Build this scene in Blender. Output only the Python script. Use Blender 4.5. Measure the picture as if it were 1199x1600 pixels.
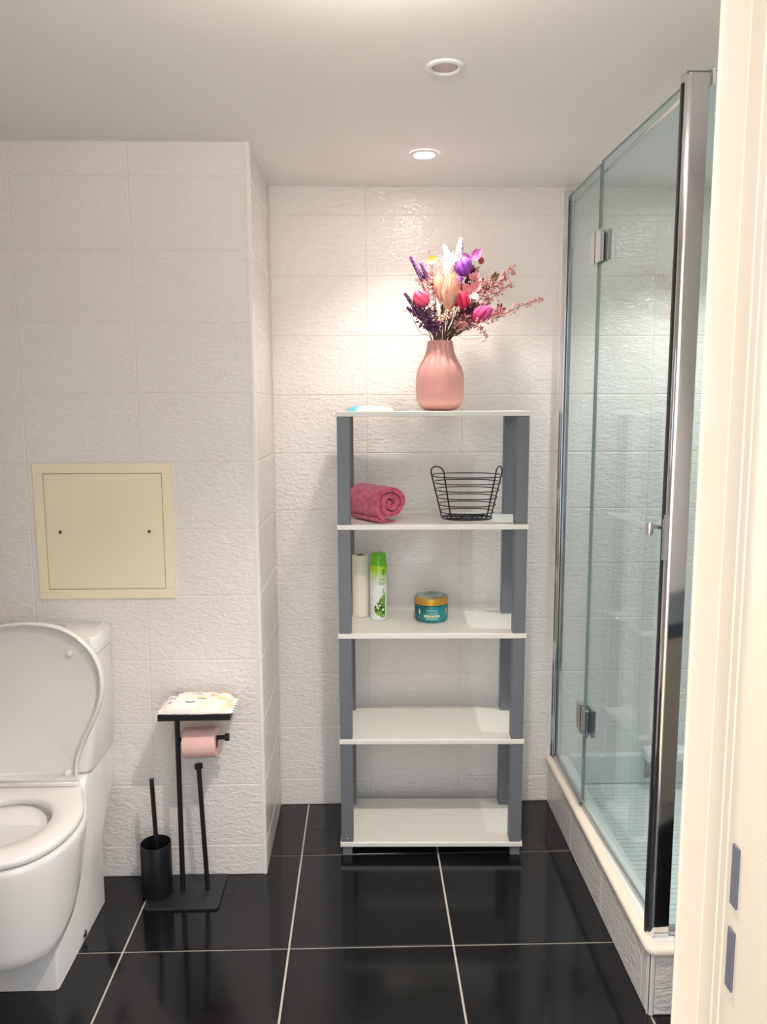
import bpy, math, random
from mathutils import Vector, Matrix
PI = math.pi
random.seed(7)
S = bpy.context.scene
COL = S.collection
for o in list(bpy.data.objects): bpy.data.objects.remove(o, do_unlink=True)

# ------------------------------------------------------------------ camera
F_PX, PITCH, YAW, ROLL, CAM_H = 1223.86, 0.1323, 0.0251, -0.0037, 1.4614
cam_d = bpy.data.cameras.new('camera')
cam = bpy.data.objects.new('camera', cam_d); COL.objects.link(cam)
cam_d.sensor_fit = 'VERTICAL'; cam_d.sensor_height = 24.0
cam_d.lens = F_PX / 1600 * 24.0
cam_d.clip_start = 0.02
fw = Vector((math.sin(YAW)*math.cos(PITCH), math.cos(YAW)*math.cos(PITCH), -math.sin(PITCH)))
rt = Vector((math.cos(YAW), -math.sin(YAW), 0)); up = rt.cross(fw)
rt, up = math.cos(ROLL)*rt + math.sin(ROLL)*up, -math.sin(ROLL)*rt + math.cos(ROLL)*up
cam.matrix_world = Matrix(((rt.x, up.x, -fw.x, 0), (rt.y, up.y, -fw.y, 0), (rt.z, up.z, -fw.z, CAM_H), (0, 0, 0, 1)))
S.camera = cam

# ------------------------------------------------------------------ light, exposure
W = bpy.data.worlds.new('world'); S.world = W; W.use_nodes = True
WORLD_COL, WORLD_STR = (0.87, 0.94, 1.0), 0.84
W.node_tree.nodes['Background'].inputs[0].default_value = (*WORLD_COL, 1)
W.node_tree.nodes['Background'].inputs[1].default_value = WORLD_STR
SPOT_COL = (1.0, 0.875, 0.79)
SPOT_BACK, SPOT_MID, SPOT_FRONT, SPOT_SHOWER = 7.8, 0.0, 32.0, 13.0     # watts of the ceiling spots
FILL_STR = 170.0                                      # emission of the added uplighter that brightens the ceiling
vs = S.view_settings
vs.view_transform = 'Standard'; vs.look = 'None'; vs.gamma = 1; vs.exposure = 1.55
vs.use_curve_mapping = False

# ------------------------------------------------------------------ helpers
def tag(o, label=None, cat=None, group=None, kind=None):
    if label: o['label'] = label
    if cat: o['category'] = cat
    if group: o['group'] = group
    if kind: o['kind'] = kind
    return o

def empty(name, loc=(0, 0, 0), rz=0.0, label=None, cat=None, group=None, kind=None):
    o = bpy.data.objects.new(name, None); COL.objects.link(o)
    o.empty_display_size = 0.05
    o.location = loc; o.rotation_euler = (0, 0, rz)
    return tag(o, label, cat, group, kind)

def link(name, me, mat=None, parent=None, loc=(0, 0, 0), rot=(0, 0, 0)):
    o = bpy.data.objects.new(name, me); COL.objects.link(o)
    if mat is not None and not me.materials:
        for m in (mat if isinstance(mat, (list, tuple)) else [mat]): me.materials.append(m)
    o.location = loc; o.rotation_euler = rot
    if parent is not None: o.parent = parent
    return o

class MB:
    """collects faces, then becomes one mesh object"""
    def __init__(s): s.v = []; s.f = []; s.mi = []
    def add(s, vs_, fs, mi=0):
        n = len(s.v); s.v += [tuple(p) for p in vs_]
        for f in fs: s.f.append([i+n for i in f]); s.mi.append(mi)
        return s
    def box(s, x0, x1, y0, y1, z0, z1, b=0.0, mi=0):
        if b <= 0:
            P = [(x, y, z) for z in (z0, z1) for y in (y0, y1) for x in (x0, x1)]
            return s.add(P, [(0, 2, 3, 1), (4, 5, 7, 6), (0, 1, 5, 4), (2, 6, 7, 3), (0, 4, 6, 2), (1, 3, 7, 5)], mi)
        P = []; idx = {}
        for sx in (0, 1):
            for sy in (0, 1):
                for sz in (0, 1):
                    X, Y, Z = (x0, x1)[sx], (y0, y1)[sy], (z0, z1)[sz]
                    dx, dy, dz = (b, -b)[sx], (b, -b)[sy], (b, -b)[sz]
                    for k, p in enumerate(((X, Y+dy, Z+dz), (X+dx, Y, Z+dz), (X+dx, Y+dy, Z))):
                        idx[(sx, sy, sz, k)] = len(P); P.append(p)
        Fc = []
        for a in (0, 1):
            Fc.append([idx[(a, 0, 0, 0)], idx[(a, 1, 0, 0)], idx[(a, 1, 1, 0)], idx[(a, 0, 1, 0)]])
            Fc.append([idx[(0, a, 0, 1)], idx[(1, a, 0, 1)], idx[(1, a, 1, 1)], idx[(0, a, 1, 1)]])
            Fc.append([idx[(0, 0, a, 2)], idx[(1, 0, a, 2)], idx[(1, 1, a, 2)], idx[(0, 1, a, 2)]])
        for a in (0, 1):
            for c in (0, 1):
                Fc.append([idx[(a, c, 0, 0)], idx[(a, c, 1, 0)], idx[(a, c, 1, 1)], idx[(a, c, 0, 1)]])
                Fc.append([idx[(a, 0, c, 0)], idx[(a, 1, c, 0)], idx[(a, 1, c, 2)], idx[(a, 0, c, 2)]])
                Fc.append([idx[(0, a, c, 1)], idx[(1, a, c, 1)], idx[(1, a, c, 2)], idx[(0, a, c, 2)]])
        for sx in (0, 1):
            for sy in (0, 1):
                for sz in (0, 1): Fc.append([idx[(sx, sy, sz, k)] for k in range(3)])
        return s.add(P, Fc, mi)
    def rings(s, R, closed=True, cap0=False, cap1=False, mi=0):
        n = len(R[0]); V = [p for r in R for p in r]; Fc = []
        for i in range(len(R)-1):
            for j in range(n if closed else n-1):
                k = (j+1) % n
                Fc.append((i*n+j, i*n+k, (i+1)*n+k, (i+1)*n+j))
        if cap0: Fc.append(tuple(range(n))[::-1])
        if cap1: Fc.append(tuple((len(R)-1)*n+j for j in range(n)))
        return s.add(V, Fc, mi)
    def lathe(s, prof, c=(0, 0, 0), n=48, cap0=True, cap1=True, mi=0):
        R = [[(c[0]+r*math.cos(2*PI*j/n), c[1]+r*math.sin(2*PI*j/n), c[2]+z) for j in range(n)] for r, z in prof]
        return s.rings(R, True, cap0, cap1, mi)
    def tube(s, pts, r, n=8, closed=False, mi=0, caps=True):
        pts = [Vector(p) for p in pts]; m = len(pts); R = []
        rad = r if callable(r) else (lambda t: r)
        ref = None
        for i, p in enumerate(pts):
            a = pts[(i-1) % m] if (closed or i > 0) else p
            b = pts[(i+1) % m] if (closed or i < m-1) else p
            t = (b-a).normalized() if (b-a).length > 1e-9 else Vector((0, 0, 1))
            if ref is None: ref = Vector((0, 0, 1)) if abs(t.z) < 0.9 else Vector((1, 0, 0))
            u = (ref - t*ref.dot(t)).normalized(); w = t.cross(u); ref = u
            q = rad(i/max(1, m-1))
            R.append([tuple(p+u*q*math.cos(2*PI*j/n)+w*q*math.sin(2*PI*j/n)) for j in range(n)])
        if closed: R.append(R[0]); caps = False
        return s.rings(R, True, caps, caps, mi)
    def prism_z(s, prof, z0, z1, mi=0):
        return s.rings([[(x, y, z0) for x, y in prof], [(x, y, z1) for x, y in prof]], True, True, True, mi)
    def blob(s, c, r, mi=0, n=6, m=4, sc=(1, 1, 1)):
        R = []
        for i in range(m+1):
            th = PI*i/m; q = max(1e-4, math.sin(th))
            R.append([(c[0]+r*sc[0]*q*math.cos(2*PI*j/n), c[1]+r*sc[1]*q*math.sin(2*PI*j/n), c[2]+r*sc[2]*math.cos(th)) for j in range(n)])
        return s.rings(R, True, False, False, mi)
    def mesh(s, name, smooth=None):
        me = bpy.data.meshes.new(name); me.from_pydata(s.v, [], s.f); me.update()
        if any(s.mi): me.polygons.foreach_set('material_index', s.mi)
        bmfix(me)
        if smooth is not None:
            for p in me.polygons: p.use_smooth = True
            if smooth < 180:
                try: me.set_sharp_from_angle(angle=math.radians(smooth))
                except Exception: pass
        return me
    def build(s, name, mat=None, parent=None, smooth=None, loc=(0, 0, 0), rot=(0, 0, 0)):
        return link(name, s.mesh(name, smooth), mat, parent, loc, rot)

import bmesh
def bmfix(me):
    bm = bmesh.new(); bm.from_mesh(me)
    bmesh.ops.remove_doubles(bm, verts=bm.verts, dist=1e-6)
    bmesh.ops.recalc_face_normals(bm, faces=bm.faces)
    bm.to_mesh(me); bm.free()

def catmull(pts, n=8, closed=False):
    P = [Vector(p) for p in pts]; m = len(P); out = []
    rng = range(m) if closed else range(m-1)
    for i in rng:
        if closed: a, b, c, d = P[(i-1) % m], P[i], P[(i+1) % m], P[(i+2) % m]
        else: a, b, c, d = P[max(i-1, 0)], P[i], P[i+1], P[min(i+2, m-1)]
        for k in range(n):
            t = k/n
            out.append(0.5*((2*b)+(-a+c)*t+(2*a-5*b+4*c-d)*t*t+(-a+3*b-3*c+d)*t**3))
    if not closed: out.append(P[-1])
    return out

# ------------------------------------------------------------------ materials
def srgb(r, g, b):
    f = lambda c: (c/255)/12.92 if c/255 <= 0.04045 else ((c/255+0.055)/1.055)**2.4
    return (f(r), f(g), f(b), 1)
def pbr(name, col, rough=0.5, metal=0.0, spec=0.5, coat=0.0, sheen=0.0, emit=None, estr=0.0):
    m = bpy.data.materials.new(name); m.use_nodes = True
    b = m.node_tree.nodes['Principled BSDF']
    b.inputs['Base Color'].default_value = col
    b.inputs['Roughness'].default_value = rough; b.inputs['Metallic'].default_value = metal
    b.inputs['Specular IOR Level'].default_value = spec
    b.inputs['Coat Weight'].default_value = coat
    b.inputs['Sheen Weight'].default_value = sheen
    if emit: b.inputs['Emission Color'].default_value = emit; b.inputs['Emission Strength'].default_value = estr
    return m
def noise_mix(m, c1, c2, scale=8.0, detail=3.0, lo=0.4, hi=0.6, sc=(1, 1, 1), coord='Object'):
    nt = m.node_tree; N = nt.nodes; L = nt.links; b = N['Principled BSDF']
    tc = N.new('ShaderNodeTexCoord'); mp = N.new('ShaderNodeMapping'); mp.inputs['Scale'].default_value = sc
    no = N.new('ShaderNodeTexNoise'); no.inputs['Scale'].default_value = scale; no.inputs['Detail'].default_value = detail
    cr = N.new('ShaderNodeValToRGB'); cr.color_ramp.elements[0].position = lo; cr.color_ramp.elements[1].position = hi
    cr.color_ramp.elements[0].color = c1; cr.color_ramp.elements[1].color = c2
    L.new(tc.outputs[coord], mp.inputs['Vector']); L.new(mp.outputs['Vector'], no.inputs['Vector'])
    L.new(no.outputs['Fac'], cr.inputs['Fac']); L.new(cr.outputs['Color'], b.inputs['Base Color'])
    return m
def bump(m, scale, strength, dist, detail=2.0, sc=(1, 1, 1), coord='Object', distort=0.0):
    nt = m.node_tree; N = nt.nodes; L = nt.links; b = N['Principled BSDF']
    if coord == 'World': g = N.new('ShaderNodeNewGeometry'); src = g.outputs['Position']
    else: g = N.new('ShaderNodeTexCoord'); src = g.outputs[coord]
    mp = N.new('ShaderNodeMapping'); mp.inputs['Scale'].default_value = sc
    no = N.new('ShaderNodeTexNoise'); no.inputs['Scale'].default_value = scale; no.inputs['Detail'].default_value = detail
    no.inputs['Distortion'].default_value = distort
    bp = N.new('ShaderNodeBump'); bp.inputs['Strength'].default_value = strength; bp.inputs['Distance'].default_value = dist
    L.new(src, mp.inputs['Vector']); L.new(mp.outputs['Vector'], no.inputs['Vector'])
    L.new(no.outputs['Fac'], bp.inputs['Height']); L.new(bp.outputs['Normal'], b.inputs['Normal'])
    return m

M = {}
M['tile'] = bump(pbr('glazed_tile', srgb(240, 234, 230), 0.16, spec=0.5), 1.0, 0.65, 0.0050, 1.0, (50, 50, 100), 'World', 0.8)
M['grout'] = pbr('wall_grout', srgb(236, 231, 224), 0.8)
M['trim'] = pbr('white_trim', srgb(238, 234, 230), 0.3)
M['ceiling'] = bump(pbr('ceiling_paint', srgb(246, 244, 242), 0.8), 30, 0.05, 0.002)
M['paint'] = pbr('wall_paint', srgb(228, 224, 218), 0.7)
M['floor_tile'] = noise_mix(pbr('black_floor_tile', srgb(16, 17, 20), 0.11, spec=0.5), srgb(14, 15, 17), srgb(22, 23, 27), 3.0)
M['floor_grout'] = pbr('floor_grout', srgb(196, 188, 178), 0.85)
M['cream'] = pbr('cream_door_paint', srgb(220, 206, 188), 0.4)
M['slot'] = pbr('strike_slot_metal', srgb(96, 98, 112), 0.5)
M['panel'] = pbr('cream_panel', srgb(248, 236, 206), 0.5)
M['hole'] = pbr('screw_hole', srgb(70, 40, 28), 0.8)
M['ceramic'] = pbr('white_ceramic', srgb(240, 238, 236), 0.08, spec=0.5, coat=0.3)
M['seat'] = pbr('toilet_seat_plastic', srgb(238, 234, 230), 0.18)
M['chrome'] = pbr('chrome', (0.78, 0.78, 0.80, 1), 0.07, metal=1.0)
M['steel'] = pbr('brushed_steel', (0.55, 0.55, 0.56, 1), 0.25, metal=1.0)
M['black'] = pbr('black_metal', srgb(22, 22, 25), 0.42)
M['slate'] = pbr('dark_base_metal', srgb(30, 32, 36), 0.5)
M['board'] = pbr('white_board', srgb(236, 234, 226), 0.32)
M['post'] = pbr('grey_post', srgb(112, 116, 122), 0.45)
M['vase'] = pbr('terracotta_pink', srgb(214, 158, 151), 0.42)
M['seal'] = pbr('dark_seal', srgb(38, 40, 44), 0.4)
M['cap'] = pbr('cream_cap', srgb(240, 230, 214), 0.3)
M['tray'] = pbr('shower_tray', srgb(232, 236, 236), 0.3)
M['edge'] = pbr('glass_edge', srgb(24, 42, 44), 0.15)
M['edge2'] = pbr('pale_glass_edge', srgb(128, 148, 144), 0.15)
M['lampwhite'] = pbr('lamp_ring', srgb(240, 240, 238), 0.35)
M['lampoff'] = pbr('lamp_face', srgb(170, 168, 166), 0.25)
M['lampon'] = pbr('lamp_glow', (1, 1, 1, 1), 0.5, emit=(1.0, 0.87, 0.74, 1), estr=55.0)
M['towel'] = bump(noise_mix(pbr('pink_terry', srgb(206, 84, 118), 0.95, spec=0.1, sheen=0.4), srgb(196, 70, 108), srgb(222, 104, 132), 60), 420, 0.8, 0.004)
M['tp'] = bump(pbr('pink_tissue', srgb(240, 196, 190), 0.9, spec=0.1), 120, 0.25, 0.001)
M['card'] = pbr('card_core', srgb(150, 110, 92), 0.9)
M['paper'] = bump(pbr('white_paper', srgb(244, 236, 220), 0.9, spec=0.1), 90, 0.3, 0.001)
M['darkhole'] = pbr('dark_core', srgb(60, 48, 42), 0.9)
M['vanity'] = pbr('taupe_cabinet', srgb(150, 136, 124), 0.5)
M['worktop'] = pbr('dark_worktop', srgb(52, 62, 74), 0.3)
M['green'] = pbr('green_cap', srgb(104, 190, 24), 0.3)
M['teal'] = noise_mix(pbr('teal_jar', srgb(14, 118, 128), 0.22), srgb(8, 92, 104), srgb(20, 140, 148), 14)
M['gold'] = pbr('gold_lid', srgb(196, 150, 58), 0.35, metal=0.35)
M['lidtop'] = noise_mix(pbr('lid_picture', srgb(90, 110, 100), 0.15), srgb(60, 74, 78), srgb(150, 176, 150), 22)
M['ink'] = pbr('dark_ink', srgb(40, 52, 40), 0.6)
M['wink'] = pbr('pale_ink', srgb(170, 230, 220), 0.5)
M['cream_ink'] = pbr('cream_label', srgb(232, 222, 180), 0.5)
M['inkb'] = pbr('navy_ink', srgb(44, 44, 66), 0.6)

def glass_mat(name, tint):
    m = bpy.data.materials.new(name); m.use_nodes = True
    nt = m.node_tree; N = nt.nodes; L = nt.links
    for n in list(N): N.remove(n)
    out = N.new('ShaderNodeOutputMaterial'); mix = N.new('ShaderNodeMixShader')
    tr = N.new('ShaderNodeBsdfTransparent'); tr.inputs[0].default_value = tint
    gl = N.new('ShaderNodeBsdfGlossy'); gl.inputs['Roughness'].default_value = 0.01
    geo = N.new('ShaderNodeNewGeometry')           # two-sided Schlick reflectance of clear glass
    dot = N.new('ShaderNodeVectorMath'); dot.operation = 'DOT_PRODUCT'
    L.new(geo.outputs['Normal'], dot.inputs[0]); L.new(geo.outputs['Incoming'], dot.inputs[1])
    def mth(op, a, b=None):
        n = N.new('ShaderNodeMath'); n.operation = op
        for i, v in enumerate((a, b)):
            if v is None: continue
            if isinstance(v, (int, float)): n.inputs[i].default_value = v
            else: L.new(v, n.inputs[i])
        return n.outputs[0]
    c = mth('ABSOLUTE', dot.outputs['Value']); f = mth('POWER', mth('SUBTRACT', 1.0, c), 5.0)
    f = mth('ADD', mth('MULTIPLY', f, 0.96), 0.04)
    L.new(f, mix.inputs[0]); L.new(tr.outputs[0], mix.inputs[1]); L.new(gl.outputs[0], mix.inputs[2])
    L.new(mix.outputs[0], out.inputs[0])
    return m
M['glass'] = glass_mat('shower_glass', (0.890, 0.960, 0.972, 1))

M['clear'] = glass_mat('fill_window_glass', (0.97, 0.98, 0.98, 1))
# ------------------------------------------------------------------ room
CEIL, D, D1 = 2.2008, 2.753, 2.3163
XL, TW, TH, TX, Z0, LX = -0.3149, 0.3321, 0.2007, 0.0122, 0.1002, -0.6564
XMIN, XMAX, YF0, YF1 = -1.62, 1.62, 0.70, 0.86
T = 0.45; GX, GY = -0.213, 2.4175
GAP = 0.0030

M['wood'] = noise_mix(pbr('hall_floor_wood', srgb(214, 188, 152), 0.45), srgb(204, 176, 138), srgb(224, 200, 166), 3.0, 4, .35, .65, (12, 1, 1))  # unseen hall floor, kept pale so it bounces light up to the ceiling
floor_hall = tag(MB().box(XMIN-.1, XMAX+.1, -2.4, YF0+.06, -0.05, 0.0).build('floor_hall', M['wood']), kind='structure')
floor = tag(MB().box(XMIN-.1, XMAX+.1, YF0+.0602, D+.1, -0.05, -0.003).build('floor', M['floor_grout']), kind='structure')
_tm = {}
def tile(parent, mat, x0, x1, y0, y1, z0, z1, b=0.0016):
    k = (round(x1-x0, 4), round(y1-y0, 4), round(z1-z0, 4), mat.name)
    if k not in _tm:
        w, d, h = (x1-x0)/2, (y1-y0)/2, (z1-z0)/2
        me = MB().box(-w, w, -d, d, -h, h, b).mesh('tile'); me.materials.append(mat); _tm[k] = me
    return link('tile', _tm[k], None, parent, ((x0+x1)/2, (y0+y1)/2, (z0+z1)/2))
g2 = 0.0028
for i in range(-4, 5):
    for j in range(-1, 9):
        x0, x1 = GX+i*T+g2, GX+(i+1)*T-g2; y1, y0 = GY-(j-1)*T-T*0-g2, GY-j*T+g2
        y0, y1 = GY-j*T+g2, GY-(j-1)*T-g2
        x0, x1, y0, y1 = max(x0, XMIN), min(x1, XMAX), max(y0, YF0+.062), min(y1, D)
        if x1-x0 < 0.02 or y1-y0 < 0.02: continue
        tile(floor, M['floor_tile'], x0, x1, y0, y1, -0.012, 0.0, 0.0008)

ceiling = tag(MB().box(XMIN-.1, XMAX+.1, YF0, D+.1, CEIL, CEIL+.06).build('ceiling', M['ceiling']), kind='structure')

def rows():
    zs = [0.0] + [Z0+k*TH for k in range(11)] + [CEIL]
    return list(zip(zs[:-1], zs[1:]))
# back wall
wall_back = tag(MB().box(XL-.05, XMAX+.1, D+0.0016, D+.1, 0, CEIL).build('wall_back', M['grout']), kind='structure')
xs = [XL, TX] + [TX+k*TW for k in range(1, 5)] + [XMAX]
for z0, z1 in rows():
    for x0, x1 in zip(xs[:-1], xs[1:]):
        tile(wall_back, M['tile'], x0+GAP/2, x1-GAP/2, D, D+.008, z0+GAP/2, z1-GAP/2)
# the boxed-out wall behind the toilet, with its alcove side
wall_left = tag(MB().box(XMIN-.1, XL-0.0016, D1+0.0016, D+.1, 0, CEIL).build('wall_left', M['grout']), kind='structure')
TRM = 0.011
xs = [XMIN, LX-2*TW, LX-TW, LX, XL-TRM]
for z0, z1 in rows():
    for x0, x1 in zip(xs[:-1], xs[1:]):
        tile(wall_left, M['tile'], x0+GAP/2, x1-GAP/2, D1, D1+.008, z0+GAP/2, z1-GAP/2)
    for y0, y1 in ((D1+TRM, D1+TRM+TW), (D1+TRM+TW, D)):
        tile(wall_left, M['tile'], XL-.008, XL, y0+GAP/2, y1-GAP/2, z0+GAP/2, z1-GAP/2)
prof = [(XL-TRM, D1+.004), (XL-TRM, D1-.001)] + [(XL-TRM+.002+.0095*math.sin(a), D1+.0085-.0095*math.cos(a)) for a in [PI/2*k/6 for k in range(7)]] + [(XL-.004, D1+TRM), (XL-.004, D1+.004)]
MB().prism_z(prof, 0.0, CEIL).build('corner_trim', M['trim'], wall_left, 50)
# far left, right and front walls (mostly outside the frame)
WY0, WY1, WZ0, WZ1 = 0.90, 1.30, 1.10, 1.80          # assumed window, added outside the frame as daylight fill from the left
wl = MB().box(XMIN-.1, XMIN, YF0, WY0, 0, CEIL).box(XMIN-.1, XMIN, WY1, D1, 0, CEIL).box(XMIN-.1, XMIN, WY0, WY1, 0, WZ0).box(XMIN-.1, XMIN, WY0, WY1, WZ1, CEIL)
tag(wl.build('wall_far_left', M['paint']), kind='structure')
win = tag(empty('fill_window', (XMIN-.05, WY0, WZ0)), kind='structure')
ww, wh = WY1-WY0, WZ1-WZ0
fr_ = MB().box(-.02, .02, .0005, .05, .0005, wh-.0005).box(-.02, .02, ww-.05, ww-.0005, .0005, wh-.0005).box(-.02, .02, .05, ww-.05, .0005, .05).box(-.02, .02, .05, ww-.05, wh-.05, wh-.0005).box(-.018, .018, ww/2-.03, ww/2+.03, .05, wh-.05)
fr_.build('fill_window_frame', M['trim'], win)
for a_, b_ in ((.05, ww/2-.03), (ww/2+.03, ww-.05)): MB().box(-.003, .003, a_, b_, .05, wh-.05).build('pane', M['clear'], win)
MB().box(.0205, .11, -.02, ww+.02, -.025, -.0005, .003).build('fill_window_sill', M['trim'], win)
wall_right = tag(MB().box(XMAX, XMAX+.1, YF0, D, 0, CEIL).build('wall_right', M['grout']), kind='structure')
ys = [D-k*TW for k in range(0, 4)]
for z0, z1 in rows():
    for y1, y0 in zip(ys[:-1], ys[1:]):
        tile(wall_right, M['tile'], XMAX-.006, XMAX+.002, y0+GAP/2, y1-GAP/2, z0+GAP/2, z1-GAP/2)
DOX0, DOX1, DOZ = -0.50, 0.44, 2.09
wf = MB().box(XMIN-.1, DOX0, YF0, YF1, 0, CEIL).box(DOX1, XMAX+.1, YF0, YF1, 0, CEIL).box(DOX0, DOX1, YF0, YF1, DOZ, CEIL)
tag(wf.build('wall_front', M['paint']), kind='structure')
# door frame: right jamb with rabbet, left jamb and head
door = tag(empty('door_1'), kind='structure')
jp = [(.4395, .858), (.372, .858), (.3695, .8555), (.3695, .8535), (.372, .851), (.3985, .851), (.400, .8495), (.400, .8210), (.3985, .8195), (.3985, .8165), (.400, .815),
      (.400, .8030), (.4015, .8015), (.4015, .700), (.4395, .700)]
MB().prism_z(jp, 0.0, 2.05).build('jamb', M['cream'], door)
MB().prism_z([(DOX0+.0005, .70), (-.485, .70), (-.485, .851), (-.462, .851), (-.462, .858), (DOX0+.0005, .858)], 0.0, 2.05).build('jamb', M['cream'], door)
MB().box(DOX0+.0005, DOX1-.0005, .70, .858, 2.05, 2.0895, .002).build('head', M['cream'], door)
sp = MB().box(.3975, .4006, .769, .792, .795, 1.015, .0005)
for z0, z1 in ((.9205, .990), (.822, .8925)):
    MB().box(.3990, .4012, .7742, .7882, z0, z1, .0003).build('latch_slot', M['slot'], door)

# ------------------------------------------------------------------ ceiling spots
def spot(y, watts, label, x=0.184, col=SPOT_COL):
    r = empty('recessed_spot', (x, y, CEIL), 0, label, 'ceiling light', 'recessed ceiling spots in a row')
    prof = [(.0425, -.0005), (.0430, -.003), (.0405, -.0055), (.0335, -.0062), (.0300, -.0055), (.0285, -.0035), (.0275, -.0008)]
    MB().lathe(prof, n=48, cap0=False, cap1=False).build('ring', M['lampwhite'], r, 60)
    MB().lathe([(.0285, -.0008), (.0255, -.0030), (.0240, -.0012), (.0005, -.0012)], n=40, cap0=False, cap1=True).build('lamp', M['lampon'] if watts else M['lampoff'], r, 40)
    if watts:
        ld = bpy.data.lights.new('spot_light', 'SPOT'); ld.energy = watts; ld.color = col
        ld.spot_size = math.radians(112); ld.spot_blend = 0.75; ld.shadow_soft_size = 0.022
        lo = bpy.data.objects.new('spot_light', ld); COL.objects.link(lo); lo.parent = r
        lo.location = (0, 0, -0.012)
spot(2.415, SPOT_BACK, 'lit recessed ceiling spot glowing above the pink vase')
spot(1.823, SPOT_MID, 'unlit recessed ceiling spot with white ring nearer the doorway')
spot(1.231, SPOT_FRONT, 'lit recessed ceiling spot closest to the doorway')
spot(2.33, SPOT_SHOWER, 'lit recessed ceiling spot inside the shower', 1.08, (1.0, 0.95, 0.90))

# invented uplighter, added above the frame as fill for the ceiling
gl_ = empty('fill_uplighter', (.02, 1.20, CEIL), 0, 'added out-of-frame fill uplighter on a short ceiling stem near the doorway', 'ceiling light')
MB().lathe([(.045, -.0005), (.045, -.008), (.040, -.012), (.006, -.013)], n=32).build('ceiling_rose', M['lampwhite'], gl_, 40)
MB().tube([(0, 0, -.0125), (0, 0, -.062)], .005, 12).build('stem', M['lampwhite'], gl_, 40)
M['globe'] = pbr('fill_bulb_glow', (1, 1, 1, 1), 0.4, emit=(1.0, 0.90, 0.82, 1), estr=FILL_STR)
MB().lathe([(.006, -.062), (.030, -.066), (.040, -.075), (.040, -.090), (.030, -.100), (.004, -.102)], n=28).build('bulb', M['globe'], gl_, 60)
MB().lathe([(.064, -.080), (.0625, -.092), (.054, -.105), (.036, -.113), (.004, -.115), (.004, -.117), (.037, -.115), (.056, -.107), (.0645, -.093), (.066, -.080)], n=40).build('bowl', M['lampwhite'], gl_, 60)

# ------------------------------------------------------------------ access panel
ap = empty('access_panel', (-0.7675, D1, 1.1005), 0, 'square cream access panel with two screw holes on tiled wall', 'access panel')
fo, fi = .2025, .1735
mb = MB()
for a in ((-fo, fo, fi, fo), (-fo, fo, -fo, -fi), (-fo, -fi, -fi, fi), (fi, fo, -fi, fi)):
    mb.box(a[0], a[1], -.007, 0.002, a[2], a[3], .0008)
mb.build('frame', M['panel'], ap)
MB().box(-fi, fi, -.0012, .001, -fi, fi).build('gap', M['hole'], ap)
dr = MB().box(-fi+.0016, fi-.0016, -.006, 0, -fi+.0016, fi-.0016, .0008).build('door', M['panel'], ap)
for x in (-.1305, .1305):
    MB().lathe([(.0045, 0), (.0045, .002), (.0035, .0022)], n=16).build('screw_hole', M['hole'], dr, loc=(x, -.006, 0), rot=(PI/2, 0, 0))

# ------------------------------------------------------------------ shower kerb and tray
KX, KY, KZ = 0.677, 1.702, 0.158
kerb = tag(empty('shower_kerb', (0, 0, 0), 0, 'low tiled kerb with rounded cream cap around the shower', 'kerb'))
MB().box(KX+.0016, KX+.075, KY+.0016, D-.001, 0.0005, KZ).box(KX+.0016, XMAX-.008, KY+.0016, KY+.075, .0005, KZ-.0002).build('core', M['grout'], kerb)
for y0, y1 in ((2.415, D), (2.415-TW, 2.415), (2.415-2*TW, 2.415-TW), (KY+.014, 2.415-2*TW)):
    tile(kerb, M['tile'], KX, KX+.008, y0+GAP/2, y1-.0015, .001, KZ)
x = KX+.014
while x < XMAX-.05:
    x1 = min(x+TW, XMAX-.01); tile(kerb, M['tile'], x+GAP/2, x1-GAP/2, KY, KY+.008, .001, KZ); x = x1
prof = [(KX+.0135, KY+.006), (KX+.0135, KY-.001)] + [(KX+.010-.0105*math.sin(a), KY+.0095-.0105*math.cos(a)) for a in [PI/2*k/6 for k in range(7)]] + [(KX+.006, KY+.0135), (KX+.006, KY+.006)]
MB().prism_z(prof, .001, KZ).build('corner_trim', M['trim'], kerb, 50)
# cream rounded cap running along both sides
def cap_ring(px, py, nx, ny):
    P = []
    for u, z in ((.03, .0), (-.004, .0), (-.0075, .003), (-.008, .010), (-.006, .0165), (-.001, .0195), (.03, .0205)):
        P.append((px+nx*u, py+ny*u, KZ+z))
    return P
R = [cap_ring(KX, D-.001, 1, 0)]
for k in range(9):
    a = PI/2*k/8; cx, cy = KX+.02, KY+.02
    R.append([(cx-(.02-u)*math.cos(a), cy-(.02-u)*math.sin(a), KZ+z) for u, z in ((.019, .0), (-.004, .0), (-.0075, .003), (-.008, .010), (-.006, .0165), (-.001, .0195), (.019, .0205))])
R[0] = [(KX+u, D-.001, KZ+z) for u, z in ((.019, .0), (-.004, .0), (-.0075, .003), (-.008, .010), (-.006, .0165), (-.001, .0195), (.019, .0205))]
R.append([(XMAX-.01, KY+u, KZ+z) for u, z in ((.019, .0), (-.004, .0), (-.0075, .003), (-.008, .010), (-.006, .0165), (-.001, .0195), (.019, .0205))])
MB().rings(R, True, True, True).build('cap', M['cap'], kerb, 50)

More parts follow.
